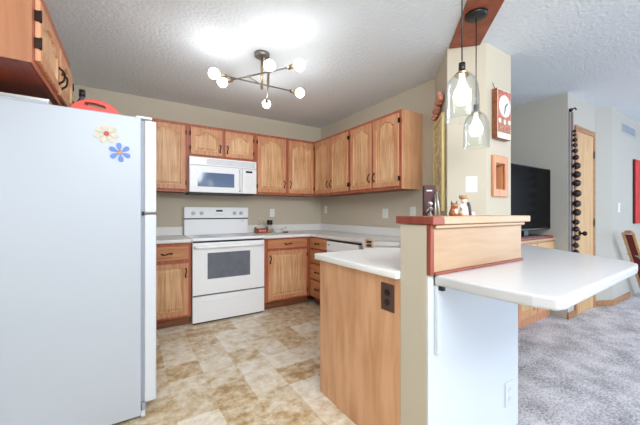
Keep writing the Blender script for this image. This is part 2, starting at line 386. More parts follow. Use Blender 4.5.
def base(label, loc, rz, w, d, doors, drawers, h=0.874, name='base_cabinet', w0=0):
    t = thing(name, label, 'kitchen cabinet', loc, rz, 'oak base cabinets')
    MB().box(w0, w, 0, d, 0.1, h).build('body', 'oak', t, bevel=0.002)
    MB().box(w0, w, -0.006, -0.0005, 0.1, h).build('face_frame', 'oakf', t, bevel=0.0015)
    MB().box(w0 + 0.002, w - 0.002, 0.06, d - 0.02, 0.001, 0.1).build('toe_kick', 'toe', t)
    for u0, u1, v0, v1, hs in doors:
        dd = door_bm(u0, u1, v0, v1, 0).build('door', ['oak', 'oakp'], t)
        pull(u0 + 0.026 if hs == 'l' else u1 - 0.026, v1 - 0.1, dd)
        hinges(u1 + 0.004 if hs == 'l' else u0 - 0.004, (v0 + 0.07, v1 - 0.07), dd)
    for u0, u1, v0, v1 in drawers: drawer(t, u0, u1, v0, v1)
    return t

# ------------------------------------------------------------------ wall cabinets
ZU, HU, DU = 1.425, 0.79, 0.295
YF = YB - DU - 0.003
upper('oak wall cabinet with one arched door between white refrigerator and microwave', (0.08, YF, ZU), 0, 0.482, HU, DU, [(0.035, 0.455, 'l')])
upper('short oak wall cabinet with two small arched doors above the white microwave', (0.564, YF, 1.835), 0, 0.798, 2.215 - 1.835, DU, [(0.025, 0.383, 'r'), (0.417, 0.772, 'l')], arch=0.05, hlow=False)
upper('oak wall cabinet with two arched doors right of the microwave in the back corner', (1.364, YF, ZU), 0, 0.906, HU, DU, [(0.03, 0.435, 'r'), (0.475, 0.875, 'l')])
XF = XR - DU - 0.003
upper('oak wall cabinet with two arched doors on right wall nearest the corner', (XF, 3.722, ZU), -90, 0.827, HU, DU, [(0.03, 0.395, 'r'), (0.425, 0.80, 'l')])
t = upper('oak wall cabinet with two arched doors on right wall with exposed side panel', (XF, 2.893, ZU), -90, 0.822, HU, DU, [(0.03, 0.395, 'r'), (0.425, 0.795, 'l')])
MB().box(0.8225, 0.828, -0.006, DU, 0, HU).build('side_panel', 'veneer', t, bevel=0.0015)
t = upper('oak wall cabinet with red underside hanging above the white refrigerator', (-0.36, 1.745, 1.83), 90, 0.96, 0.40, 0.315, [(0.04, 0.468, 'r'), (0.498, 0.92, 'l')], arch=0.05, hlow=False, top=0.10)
MB().box(-0.0055, -0.0005, -0.006, 0.315, 0, 0.40).build('side_panel', 'oakside', t, bevel=0.0015)

# ------------------------------------------------------------------ base cabinets and worktops
YBF = 3.40
base('oak base cabinet with one door and drawer between refrigerator and range', (0.08, YBF, 0), 0, 0.462, YB - YBF - 0.003, [(0.03, 0.435, 0.125, 0.665, 'r')], [(0.03, 0.435, 0.70, 0.84)])
base('oak base cabinet with one door and drawer right of the white range', (1.352, YBF, 0), 0, 0.638, YB - YBF - 0.003, [(0.05, 0.585, 0.125, 0.72, 'l')], [(0.05, 0.585, 0.75, 0.855)])
base('oak base cabinet with stack of four drawers left of white dishwasher', (2.0, YBF - 0.002, 0), -90, 0.405, 0.565, [], [(0.03, 0.395, 0.735, 0.86), (0.03, 0.395, 0.55, 0.715), (0.03, 0.395, 0.345, 0.53), (0.03, 0.395, 0.125, 0.325)])
# peninsula cabinet
t = thing('peninsula_cabinet', 'plain oak veneer cabinet under the white peninsula worktop with outlet', 'kitchen cabinet', (1.07, 0.988, 0), 0)
MB().box(0.012, 0.43, 0.002, 0.70, 0.1, 0.874).build('body', 'oak', t)
MB().box(0.0, 0.011, 0.0, 0.70, 0.001, 0.874).build('end_panel', 'veneer', t, bevel=0.002)
MB().box(0.012, 0.43, 0.002, 0.63, 0.001, 0.1).build('toe_kick', 'toe', t)
# diagonal sink base
t = thing('sink_cabinet', 'oak sink cabinet across the corner beside the dishwasher', 'kitchen cabinet', (0, 0, 0), 0)
MB().prism([(1.505, 0.99), (1.845, 0.99), (2.13, 1.488), (2.555, 1.915), (2.555, 2.338), (2.0, 2.338), (1.505, 1.70)], 0.004, 0.70).build('body', 'oak', t)

# worktops
struct_n = None
t = thing('worktop', 'short white laminate worktop between refrigerator and range', 'countertop', (0, 0, 0))
MB().box(0.08, 0.546, 3.36, YB - 0.002, 0.877, 0.914).build('slab', 'counter', t, bevel=0.008)
MB().box(0.08, 0.546, YB - 0.022, YB - 0.002, 0.9145, 1.015).build('backsplash', 'counter', t, bevel=0.004)
c45 = math.cos(PI / 4)
SX, SY = 1.985, 1.80
def srot(u, v): return (SX + u * c45 + v * c45, SY - u * c45 + v * c45)     # u along the sink's width, v towards the corner
SW, SD = 0.27, 0.235
t = thing('worktop', 'white L-shaped laminate worktop running round the corner to the peninsula', 'countertop', (0, 0, 0))
outer = [(1.354, 3.36), (1.975, 3.36), (1.975, 2.33), (1.49, 1.735), (1.06, 1.735), (1.045, 1.72), (1.045, 0.989), (1.852, 0.989), (2.16, 1.498), (2.562, 1.912), (2.562, YB - 0.002), (1.354, YB - 0.002)]
hole = [srot(-SW, -SD), srot(SW, -SD), srot(SW, SD), srot(-SW, SD)]
holed(outer, [hole], 0.877, 0.914).build('slab', 'counter', t, bevel=0.006)
MB().box(1.354, 2.544, YB - 0.022, YB - 0.002, 0.9145, 1.015).box(2.545, 2.565, 1.92, YB - 0.002, 0.9145, 1.015).build('backsplash', 'counter', t, bevel=0.004)

# sink
t = thing('kitchen_sink', 'stainless steel double sink set diagonally into white worktop', 'sink', (SX, SY, 0.914), -45)
a, b = SW - 0.004, SD - 0.004
rim = holed([(-SW - 0.02, -SD - 0.02), (SW + 0.02, -SD - 0.02), (SW + 0.02, SD + 0.02), (-SW - 0.02, SD + 0.02)], [[(-a + 0.015, -b + 0.015), (-0.012, -b + 0.015), (-0.012, b - 0.03), (-a + 0.015, b - 0.03)], [(0.012, -b + 0.015), (a - 0.015, -b + 0.015), (a - 0.015, b - 0.03), (0.012, b - 0.03)]], 0.0008, 0.008)
rim.build('rim', 'steel', t, bevel=0.003)
for x0, x1 in ((-a + 0.012, -0.01), (0.01, a - 0.012)):
    mb = MB(); y0, y1, zb = -b + 0.012, b - 0.027, -0.17
    v = [mb.bm.verts.new(p) for p in ((x0, y0, 0), (x1, y0, 0), (x1, y1, 0), (x0, y1, 0), (x0 + 0.02, y0 + 0.02, zb), (x1 - 0.02, y0 + 0.02, zb), (x1 - 0.02, y1 - 0.02, zb), (x0 + 0.02, y1 - 0.02, zb))]
    for f in ((0, 1, 5, 4), (1, 2, 6, 5), (2, 3, 7, 6), (3, 0, 4, 7), (4, 5, 6, 7)): mb.bm.faces.new([v[i] for i in f])
    mb.cyl(((x0 + x1) / 2, (y0 + y1) / 2, zb + 0.0005), ((x0 + x1) / 2, (y0 + y1) / 2, zb + 0.004), 0.04)
    mb.build('basin', 'steel', t)
t = thing('tan_sink_block', 'small tan block with two dark openings beside left end of sink', 'caddy', (1.592, 1.79, 0.9145), -45)  # tan block with two black plates, standing beside the sink
mb = MB(); prof = [(-0.033, 0), (0.033, 0), (0.033, 0.05), (0.025, 0.062), (0.01, 0.07), (-0.012, 0.07), (-0.033, 0.065)]
mb.yprism(prof, -0.02, 0.02); mb.build('body', 'tan', t, bevel=0.003)
for z in (0.018, 0.046): MB().box(-0.02, 0.02, -0.023, -0.0202, z - 0.01, z + 0.01).build('opening', 'black', t)

# dishwasher
t = thing('dishwasher', 'white built-in dishwasher under the right worktop with dark top seam', 'dishwasher', (1.992, 2.985, 0), -90)
MB().box(0, 0.60, 0.03, 0.56, 0.1, 0.855).box(0.01, 0.59, 0.08, 0.5, 0.001, 0.1).build('body', 'grey', t)
MB().box(0.0, 0.60, -0.005, 0.0295, 0.11, 0.735).build('door', 'white', t, bevel=0.006)
MB().box(0.0, 0.60, -0.012, 0.0295, 0.74, 0.852).build('control_panel', 'white', t, bevel=0.006)
MB().box(0.0, 0.60, 0.0, 0.0295, 0.854, 0.874).build('top_seam', 'black', t)
MB().box(0.03, 0.075, -0.0145, -0.0125, 0.80, 0.82).build('badge', 'grey', t)
MB().box(0.1, 0.5, -0.02, -0.0125, 0.745, 0.757).build('handle_lip', 'white', t, bevel=0.003)

# ------------------------------------------------------------------ range
t = thing('electric_range', 'white electric range with oven window standing between oak base cabinets', 'stove', (0.552, 3.36, 0), 0)
RW = 0.796
MB().box(0.002, RW - 0.002, 0.045, 0.655, 0.02, 0.885).box(0.03, RW - 0.03, 0.06, 0.6, 0.0, 0.02).build('body', 'white', t, bevel=0.003)
for z0, z1 in ((0.866, 0.886), (0.297, 0.311), (0.004, 0.02)): MB().box(0.01, RW - 0.01, 0.03, 0.044, z0, z1).build('dark_gap', 'black', t)
d = MB().box(0.0, RW, 0.0, 0.042, 0.311, 0.866).build('oven_door', 'white', t, bevel=0.008, seg=3)
MB().box(0.15, 0.62, -0.0025, -0.0004, 0.475, 0.755).build('window', 'glassdark', d, bevel=0.002)
hb = MB().tube([(0.02, -0.004, 0.822), (0.03, -0.035, 0.822), (0.06, -0.045, 0.822), (RW - 0.06, -0.045, 0.822), (RW - 0.03, -0.035, 0.822), (RW - 0.02, -0.004, 0.822)], 0.014, n=10)
hb.build('door_handle', 'white', d)
dr = MB().box(0.0, RW, 0.0, 0.042, 0.022, 0.296).build('storage_drawer', 'white', t, bevel=0.008, seg=3)
MB().box(0.11, RW - 0.11, -0.006, -0.0004, 0.235, 0.256).build('drawer_grip', 'white', dr, bevel=0.005)
ck = MB().box(-0.004, RW + 0.004, -0.005, 0.58, 0.886, 0.917).build('cooktop', 'white', t, bevel=0.008, seg=3)
for x, y, r in ((0.2, 0.17, 0.1), (0.6, 0.17, 0.08), (0.2, 0.43, 0.08), (0.6, 0.43, 0.1)):
    MB().cyl((x, y, 0.9175), (x, y, 0.919), r, n=28).build('burner', 'grey', ck)
MB().box(0.002, RW - 0.002, 0.585, 0.655, 0.886, 1.105).build('backguard_base', 'white', t, bevel=0.006)
MB().box(0.004, RW - 0.004, 0.59, 0.655, 1.106, 1.118).build('backguard_seam', 'black', t)
bgd = MB().yprism([(0.0, 1.119), (RW, 1.119), (RW, 1.25), (RW - 0.01, 1.257), (0.01, 1.257), (0, 1.25)], 0.575, 0.655).build('control_panel', 'white', t, bevel=0.006)
for x in (0.105, 0.2, 0.61, 0.695):
    k = MB().cyl((x, 0.5745, 1.182), (x, 0.553, 1.182), 0.024, 0.02, n=20); k.box(x - 0.004, x + 0.004, 0.549, 0.553, 1.164, 1.2); k.build('knob', 'whitesh', bgd)
MB().box(0.375, 0.455, 0.5725, 0.5745, 1.2, 1.222).build('display', 'lcd', bgd)
for i in range(6): MB().box(0.36 + i * 0.021, 0.374 + i * 0.021, 0.5725, 0.5745, 1.165, 1.172).build('button', 'grey', bgd)
MB().box(0.70, 0.735, 0.583, 0.5845, 1.075, 1.083).build('badge', 'grey', t)

# ------------------------------------------------------------------ microwave
t = thing('microwave_oven', 'white over-the-range microwave with reflection-tinted door window under small cabinets', 'microwave', (0.566, 3.65, 1.41), 0)
MW = 0.792
MB().box(0, MW, 0.03, 0.377, 0.02, 0.42).build('body', 'white', t, bevel=0.004)
MB().box(0.01, MW - 0.01, 0.035, 0.375, 0.0, 0.0195).build('underside', 'black', t)
v = MB().box(0, MW, 0.0, 0.0295, 0.325, 0.42).build('vent_grille', 'white', t, bevel=0.006)
for i in range(5): MB().box(0.19, MW - 0.02, -0.002, -0.0004, 0.345 + i * 0.013, 0.350 + i * 0.013).build('vent_slot', 'grey', v)
d = MB().box(0, 0.605, -0.006, 0.0295, 0.014, 0.322).build('door', 'white', t, bevel=0.006)
MB().box(0.06, 0.535, -0.0095, -0.0064, 0.055, 0.285).build('window_border', 'white', d, bevel=0.003)
MB().box(0.085, 0.505, -0.011, -0.0098, 0.08, 0.245).build('window', 'mwglass', d)
MB().tube([(0.575, -0.006, 0.04), (0.578, -0.035, 0.06), (0.58, -0.04, 0.16), (0.578, -0.035, 0.27), (0.575, -0.006, 0.29)], 0.012, n=10).build('door_handle', 'white', d)
cp = MB().box(0.609, MW, -0.004, 0.0295, 0.014, 0.322).build('control_panel', 'white', t, bevel=0.006)
MB().box(0.65, 0.735, -0.006, -0.0044, 0.272, 0.296).build('display', 'lcd', cp)
for r in range(6):
    for c in range(3): MB().box(0.65 + c * 0.033, 0.676 + c * 0.033, -0.0056, -0.0044, 0.06 + r * 0.032, 0.078 + r * 0.032).build('button', 'plate', cp)

# ------------------------------------------------------------------ refrigerator
t = thing('refrigerator', 'large white refrigerator with flower magnets on its side panel', 'refrigerator', (0, 0, 0), 0)
MB().box(-0.66, 0.054, 2.0, 2.78, 0.024, 1.735).build('body', 'whitesh', t, bevel=0.006)
MB().box(0.0545, 0.075, 2.01, 2.76, 0.012, 0.0495).build('base_grille', 'fridgedoor', t)
MB().box(-0.64, 0.05, 2.03, 2.76, 0.008, 0.0235).build('base_shadow', 'black', t)  # black box painted in as the thin shadow under the body
MB().box(0.0545, 0.0695, 2.012, 2.768, 0.1, 1.72).build('door_gasket', 'seam', t)
for nm, z0, z1 in (('freezer_door', 1.19, 1.722), ('fresh_food_door', 0.094, 1.178)):
    d = MB().box(0.07, 0.131, 2.0, 2.78, z0, z1).build(nm, 'fridgedoor', t, bevel=0.008, seg=3)
    hz = (z0 + 0.03, z0 + 0.33) if nm == 'freezer_door' else (z1 - 0.5, z1 - 0.03)
    MB().tube([(0.13, 2.72, hz[0]), (0.165, 2.72, hz[0] + 0.02), (0.165, 2.72, hz[1] - 0.02), (0.13, 2.72, hz[1])], 0.012).build('door_handle', 'white', d)
MB().box(0.03, 0.11, 2.02, 2.08, 1.7355, 1.748).build('top_hinge', 'white', t, bevel=0.003)
MB().box(0.058, 0.068, 2.002, 2.02, 1.173, 1.195).build('middle_hinge', 'bronze', t)
MB().box(0.058, 0.075, 1.999, 2.02, 0.055, 0.098).build('bottom_hinge', 'seam', t)
for x in (-0.6, 0.02):
    for y in (2.06, 2.7): MB().cyl((x, y, 0.0005), (x, y, 0.012), 0.02, n=12).build('foot', 'black', t)
def flower(label, x, z, R, petals, pm, cm, sx=1.0):
    f = thing('flower_magnet', label, 'magnet', (x, 1.9985, z), 0, 'flower magnets on the refrigerator')
    for i in range(petals):
        a = 2 * PI * i / petals + PI / 2 + 0.12; pts = []
        for k in range(20):
            q_ = 2 * PI * k / 20; u = R * (0.62 + 0.40 * math.cos(q_)); w = R * 0.30 * math.sin(q_) * (0.75 + 0.35 * math.cos(q_))
            pts.append(((u * math.cos(a) - w * math.sin(a)) * sx, u * math.sin(a) + w * math.cos(a)))
        MB().yprism(pts, -0.003, 0).build('petal', pm, f)
    MB().cyl((0, 0, 0), (0, -0.004, 0), R * 0.25, n=18).build('center', cm, f)
flower('faded beige flower magnet with red center, higher on the white refrigerator side', -0.108, 1.618, 0.052, 7, 'beige', 'reddot', 1.1)
flower('blue six-petal flower magnet below the beige flower on refrigerator side', -0.047, 1.523, 0.052, 6, 'blue', 'tan')
# on the refrigerator
t = thing('carrying_case', 'red plastic case with slot handle lying on top of refrigerator', 'case', (-0.172, 2.24, 1.7352), 0)
pts = []
for k in range(25):
    a = PI * k / 24; pts.append((0.128 * math.cos(a), 0.125 * math.sin(a) ** 0.8))
mbc = holed([(0.128, 0)] + pts[1:-1] + [(-0.128, 0)], [[(-0.055, 0.085), (0.035, 0.072), (0.05, 0.08), (0.045, 0.094), (0.0, 0.103), (-0.05, 0.102)]], -0.022, 0.022)
bmesh.ops.rotate(mbc.bm, cent=(0, 0, 0), matrix=Matrix.Rotation(PI / 2, 3, 'X'), verts=mbc.bm.verts[:])
mbc.build('shell', 'redp', t, bevel=0.006, seg=3)
MB().box(-0.013, 0.013, -0.029, -0.0225, 0.012, 0.03).build('latch', 'redp', t, bevel=0.003)
t = thing('bottle', 'black-capped bottle standing behind red case on refrigerator', 'bottle', (-0.257, 2.42, 1.7352))
MB().lathe([(0, 0), (0.03, 0), (0.03, 0.15), (0.014, 0.18), (0.014, 0.19), (0, 0.19)]).build('body', 'blackish', t)
MB().cyl((0, 0, 0.1905), (0, 0, 0.232), 0.017).build('cap', 'black', t)
t = thing('serving_tray', 'flat silver-edged tray lying on refrigerator under the oak cabinet', 'tray', (-0.46, 2.15, 1.7352), 0)
MB().box(-0.18, 0.115, -0.14, 0.25, 0.0, 0.012).build('base', 'grey', t, bevel=0.003)
MB().box(-0.18, 0.115, -0.14, -0.132, 0.0122, 0.026).box(-0.18, 0.115, 0.242, 0.25, 0.0122, 0.026).box(0.107, 0.115, -0.131, 0.241, 0.0122, 0.026).build('edge', 'steel', t)

# ------------------------------------------------------------------ bar on the pony wall
t = thing('raised_bar', 'raised bar with pale maple front and red-brown left end on the pony wall', 'bar counter', (0, 0, 0))
MB().box(1.14, 1.925, 0.80, 1.008, 1.138, 1.173).build('top_board', 'maplecap', t, bevel=0.005)
MB().box(1.063, 1.139, 0.80, 1.008, 1.138, 1.173).build('top_end', 'redtrim', t, bevel=0.003)
MB().box(1.094, 1.86, 0.82, 0.8385, 0.934, 1.12).build('front_panel', 'maple', t, bevel=0.002)
MB().box(1.094, 1.878, 0.808, 0.8385, 1.1205, 1.1375).build('molding', 'maplecap', t, bevel=0.006)
MB().box(1.07, 1.0935, 0.818, 0.8385, 0.922, 1.1375).build('corner_trim', 'redtrim', t, bevel=0.002)
MB().box(1.094, 1.866, 0.812, 0.8385, 0.9215, 0.9335).build('base_trim', 'redtrim', t, bevel=0.003)

# breakfast table
t = thing('breakfast_counter', 'white laminate breakfast counter projecting from the pony wall over carpet', 'countertop', (0, 0, 0))
poly = [(1.108, 0.831), (1.106, 0.66), (1.108, 0.56), (1.118, 0.46), (1.14, 0.398), (1.18, 0.388), (2.18, 0.425), (2.27, 0.44), (2.335, 0.478), (2.375, 0.53), (2.80, 1.16), (2.80, 1.29), (2.375, 1.29), (2.165, 1.49), (1.866, 0.995), (1.856, 0.831)]
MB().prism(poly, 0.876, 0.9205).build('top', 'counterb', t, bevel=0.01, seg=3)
MB().box(1.11, 1.135, 0.812, 0.8315, 0.58, 0.8755).build('bracket', 'paintw', t, bevel=0.004)
MB().box(1.112, 1.13, 0.79, 0.8115, 0.858, 0.8755).build('bracket_gap_shade', 'black', t)  # black block standing in for a small shaded gap by the bracket

# ------------------------------------------------------------------ outlets and switches (built facing -Y, local)
def outlet(label, loc, rz, w=0.072, h=0.115, pm='plate', sm='plate', kind='outlet', group='wall outlets and switches'):
    t = thing('wall_outlet' if kind == 'outlet' else 'light_switch', label, kind, loc, rz, group)
    MB().box(-w / 2, w / 2, -0.006, -0.0005, -h / 2, h / 2).build('plate', pm, t, bevel=0.003)
    if kind == 'outlet':
        for z in (-0.024, 0.024): MB().yprism([(0.016 * math.cos(a * PI / 8), z + 0.0165 * math.sin(a * PI / 8) * 1.0) for a in range(16)], -0.009, -0.0062).build('socket', sm, t)
        for z in (-0.024, 0.024):
            MB().box(-0.007, -0.004, -0.0098, -0.0091, z - 0.004, z + 0.007).box(0.004, 0.007, -0.0098, -0.0091, z - 0.004, z + 0.007).build('slot', 'black' if sm == 'black' else 'grey', t)
    else:
        n = max(1, round(w / 0.06))
        for i in range(n):
            x = (i - (n - 1) / 2) * 0.045; MB().box(x - 0.012, x + 0.012, -0.0095, -0.0062, -0.03, 0.03).build('rocker', sm, t, bevel=0.002)
    return t
outlet('brown double outlet on oak end panel of the peninsula', (1.07, 1.065, 0.775), -90, 0.088, 0.135, 'brownplate', 'black')
outlet('white outlet on back wall above the small jar and dish', (1.735, YB, 1.185), 0)
outlet('white outlet on right wall close to the back corner', (XR, 3.89, 1.235), -90)
outlet('white outlet on right wall under the middle of the oak cabinets', (XR, 2.60, 1.18), -90, 0.095)
outlet('white outlet on right wall nearest the raised bar end', (XR, 2.19, 1.195), -90, 0.08)
outlet('white covered outlet low on white panel below breakfast counter', (1.745, 0.832, 0.205), 0, 0.085, 0.13, 'paintw', 'paintw')
outlet('white switch plate on diagonal pier wall between picture and clock', (2.295, 1.374, 1.413), -45, 0.085, 0.125, 'plate', 'plate', 'light switch')
outlet('white switch on living room wall below the vent', (5.47, 1.24, 1.255), 0, 0.08, 0.125, 'plate', 'plate', 'light switch')

# ------------------------------------------------------------------ pier decorations
# tall picture on the diagonal wall between PA and PB
ang = math.degrees(math.atan2(PA[1] - PB[1], PA[0] - PB[0]))
dx, dy = (PA[0] - PB[0]), (PA[1] - PB[1]); ln = math.hypot(dx, dy); ux, uy = dx / ln, dy / ln
mid = (PB[0] + ux * 0.30, PB[1] + uy * 0.30)
t = thing('framed_picture', 'tall gold-framed tapestry picture hanging on diagonal wall above the bar', 'picture', (mid[0], mid[1], 1.20), ang + 180)
FW, FH = 0.23, 0.83
fr = holed([(-FW, 0), (FW, 0), (FW, FH), (-FW, FH)], [[(-FW + 0.03, 0.03), (FW - 0.03, 0.03), (FW - 0.03, FH - 0.03), (-FW + 0.03, FH - 0.03)]], 0, 0.03)
bmesh.ops.rotate(fr.bm, cent=(0, 0, 0), matrix=Matrix.Rotation(PI / 2, 3, 'X'), verts=fr.bm.verts[:])
bmesh.ops.translate(fr.bm, vec=(0, -0.002, 0), verts=fr.bm.verts[:])
fr.build('frame', 'gold', t, bevel=0.006)
MB().box(-FW + 0.03, FW - 0.03, -0.02, -0.002, 0.03, FH - 0.03).build('canvas', 'tapestry', t)
t = thing('flower_swag', 'dried pink flower swag tucked above the gold picture frame', 'dried flowers', (mid[0], mid[1], 2.062), ang + 180)
rnd = random.Random(3)
for i in range(9):
    x = -0.07 + 0.034 * i; z = 0.02 + 0.011 * i + rnd.uniform(-0.015, 0.02)
    mb = MB()
    for k in range(7):
        a = k * 2.4; r = 0.006 + 0.0045 * k
        mb.sph((x + r * math.cos(a), -0.036 + rnd.uniform(-0.012, 0.01), z + r * math.sin(a)), 0.02, (1, 1, 0.9), n=8)
    mb.build('blossom', 'pink', t)
MB().tube([(-0.1, -0.012, 0.0), (0.0, -0.012, 0.03), (0.1, -0.012, 0.07), (0.2, -0.012, 0.11)], 0.005).build('stem', 'leather', t)

# clock
t = thing('wall_clock', 'wooden wall clock with red printed face hanging on the pier', 'clock', (2.552, PC[1], 1.782), 0)
MB().box(-0.107, 0.107, -0.045, -0.001, 0, 0.395).build('case', 'toe', t, bevel=0.004)
MB().box(-0.104, 0.104, -0.0454, -0.0452, 0.003, 0.392).build('border', 'cream', t)
MB().box(-0.096, 0.096, -0.0475, -0.0455, 0.05, 0.385).build('face_print', 'clockred', t)
MB().box(-0.09, 0.09, -0.049, -0.0477, 0.055, 0.15).build('lower_print', 'clocktan', t)
for x, z, r in ((-0.06, 0.09, 0.022), (-0.01, 0.085, 0.02), (0.05, 0.09, 0.022), (-0.075, 0.14, 0.02), (0.0, 0.135, 0.02), (0.07, 0.14, 0.02)):
    MB().cyl((x, -0.0492, z), (x, -0.0505, z), r, n=14).build('printed_flower', 'cream' if z > 0.12 else 'clockred', t)
MB().cyl((0, -0.0478, 0.262), (0, -0.051, 0.262), 0.088, n=36).build('dial', 'dish', t)
for k in range(12):
    a = k * PI / 6; MB().box(0.074 * math.sin(a) - 0.004, 0.074 * math.sin(a) + 0.004, -0.0525, -0.0512, 0.262 + 0.074 * math.cos(a) - 0.006, 0.262 + 0.074 * math.cos(a) + 0.006).build('hour_mark', 'grey', t)
MB().yprism([(-0.006, 0.258), (0.004, 0.255), (0.04, 0.285), (0.034, 0.294)], -0.0545, -0.0528).build('hour_hand', 'green', t)
MB().yprism([(0.006, 0.262), (-0.004, 0.262), (-0.018, 0.20), (-0.012, 0.198)], -0.0565, -0.0548).build('minute_hand', 'green', t)
MB().tube([(-0.07, -0.01, 0.395), (-0.09, -0.008, 0.43), (-0.095, -0.004, 0.45)], 0.002).build('hanger', 'bronze', t)

# niche
t = thing('display_niche', 'oak-framed display niche recessed into the pier below the clock', 'niche', (0, PC[1], 0), 0)
F0, F1, G0, G1 = 2.44, 2.672, 1.318, 1.652
fr = holed([(F0, G0), (F1, G0), (F1, G1), (F0, G1)], [[(NX0 + 0.003, NZ0 + 0.003), (NX1 - 0.003, NZ0 + 0.003), (NX1 - 0.003, NZ1 - 0.003), (NX0 + 0.003, NZ1 - 0.003)]], 0.001, 0.02)
bmesh.ops.rotate(fr.bm, cent=(0, 0, 0), matrix=Matrix.Rotation(PI / 2, 3, 'X'), verts=fr.bm.verts[:])
fr.build('frame', 'niche', t, bevel=0.005)
mb = MB(); e = 0.003; x0, x1, z0, z1, yb = NX0 + e, NX1 - e, NZ0 + e, NZ1 - e, 0.10
mb.box(x0, x1, yb, yb + 0.006, z0, z1).box(x0, x0 + 0.006, 0.0, yb, z0, z1).box(x1 - 0.006, x1, 0.0, yb, z0, z1).box(x0 + 0.006, x1 - 0.006, 0.0, yb, z0, z0 + 0.006).box(x0 + 0.006, x1 - 0.006, 0.0, yb, z1 - 0.006, z1)
mb.build('box', 'niche', t)
MB().box(x0 + 0.007, x1 - 0.007, yb - 0.004, yb - 0.0005, z0 + 0.007, z1 - 0.007).build('back_panel', 'nichein', t)
t = thing('figurine', 'tiny figurine with pale head standing inside the wooden niche', 'figurine', (2.525, PC[1] + 0.035, NZ0 + 0.0095))
MB().lathe([(0, 0), (0.016, 0), (0.013, 0.02), (0.007, 0.045), (0, 0.048)], n=16).build('body', 'blackish', t)
MB().sph((0, 0, 0.062), 0.017, n=14).build('head', 'pinkw', t)

# ------------------------------------------------------------------ objects on the bar
BT = 1.1735
t = thing('gift_box', 'dark maroon upright box standing at left end of raised bar', 'box', (1.25, 0.965, BT), -32)
MB().box(-0.029, 0.029, -0.012, 0.012, 0, 0.15).build('carton', 'maroon', t, bevel=0.002)
MB().box(-0.016, 0.01, -0.0135, -0.0122, 0.121, 0.127).build('printed_line', 'pinkw', t)
for lab, x, y, hgt, lean in (('slim silver letter opener leaning on the maroon box', 1.233, 0.915, 0.105, 0.012), ('dark metal pen beside the silver letter opener on bar', 1.249, 0.906, 0.115, 0.004)):
    o = MB().cyl((0, 0, 0.0), (lean * 2, 0.02, hgt), 0.0055, 0.003, n=10).build('letter_opener' if 'silver' in lab else 'pen', 'steel' if 'silver' in lab else 'nickel')
    tag(o, lab, 'letter opener' if 'silver' in lab else 'pen', None, (x, y, BT))
t = thing('figurine', 'small dark metal figurine in front of maroon box on raised bar', 'figurine', (1.20, 0.92, BT))
MB().lathe([(0, 0), (0.016, 0), (0.012, 0.006), (0.005, 0.012), (0.006, 0.025), (0.013, 0.035), (0.008, 0.045), (0, 0.046)], n=14).build('body', 'nickel', t)
MB().sph((0, 0, 0.058), 0.011, n=12).build('head', 'steel', t)
MB().tube([(-0.03, 0, 0.02), (-0.01, 0, 0.035), (0.012, 0, 0.036), (0.028, 0, 0.022)], 0.004).build('arms', 'nickel', t)
t = thing('cat_figurine', 'brown ceramic cat figurine sitting on raised bar beside dressed doll', 'figurine', (1.418, 0.943, BT), -25)
MB().lathe([(0, 0), (0.022, 0), (0.025, 0.012), (0.02, 0.03), (0.013, 0.042), (0, 0.046)], n=18).build('body', 'catbrown', t)
hd = MB().sph((0, -0.006, 0.05), 0.018, (1.1, 0.9, 0.9), n=14)
hd.build('head', 'catbrown', t)
for s in (-1, 1): MB().cyl((s * 0.012, -0.004, 0.06), (s * 0.016, -0.004, 0.078), 0.007, 0.0008, n=8).build('ear', 'blackish', t)
MB().sph((0, -0.022, 0.022), 0.012, (0.8, 0.5, 1.2), n=10).build('chest', 'cream', t)
MB().tube([(0.02, 0.01, 0.006), (0.032, 0.0, 0.006), (0.03, -0.018, 0.006)], 0.005).build('tail', 'catbrown', t)
t = thing('doll', 'small doll in pale dress and tan hat standing on raised bar', 'doll', (1.478, 0.925, BT), -25)
MB().lathe([(0, 0), (0.026, 0), (0.024, 0.02), (0.017, 0.05), (0.012, 0.062), (0, 0.064)], n=18).build('dress', 'pinkw', t)
MB().sph((0, -0.002, 0.078), 0.015, n=14).build('head', 'cream', t)
MB().lathe([(0, 0.108), (0.022, 0.107), (0.024, 0.1), (0.022, 0.088), (0.012, 0.086)], n=16).build('hat', 'tan', t)
MB().tube([(0.012, -0.018, 0.07), (0.02, -0.02, 0.045), (0.021, -0.022, 0.015), (0.022, -0.022, 0.004)], 0.007).build('scarf', 'blackish', t)
for s in (-1, 1): MB().tube([(s * 0.012, -0.003, 0.058), (s * 0.024, -0.012, 0.045), (s * 0.02, -0.022, 0.036)], 0.005).build('arm', 'pinkw', t)
o = MB().lathe([(0, 0), (0.011, 0), (0.013, 0.008), (0.009, 0.017), (0.004, 0.02), (0, 0.02)], n=16).build('trinket', 'dish')
tag(o, 'tiny white trinket right of the dressed doll on bar', 'ornament', None, (1.515, 0.90, BT))

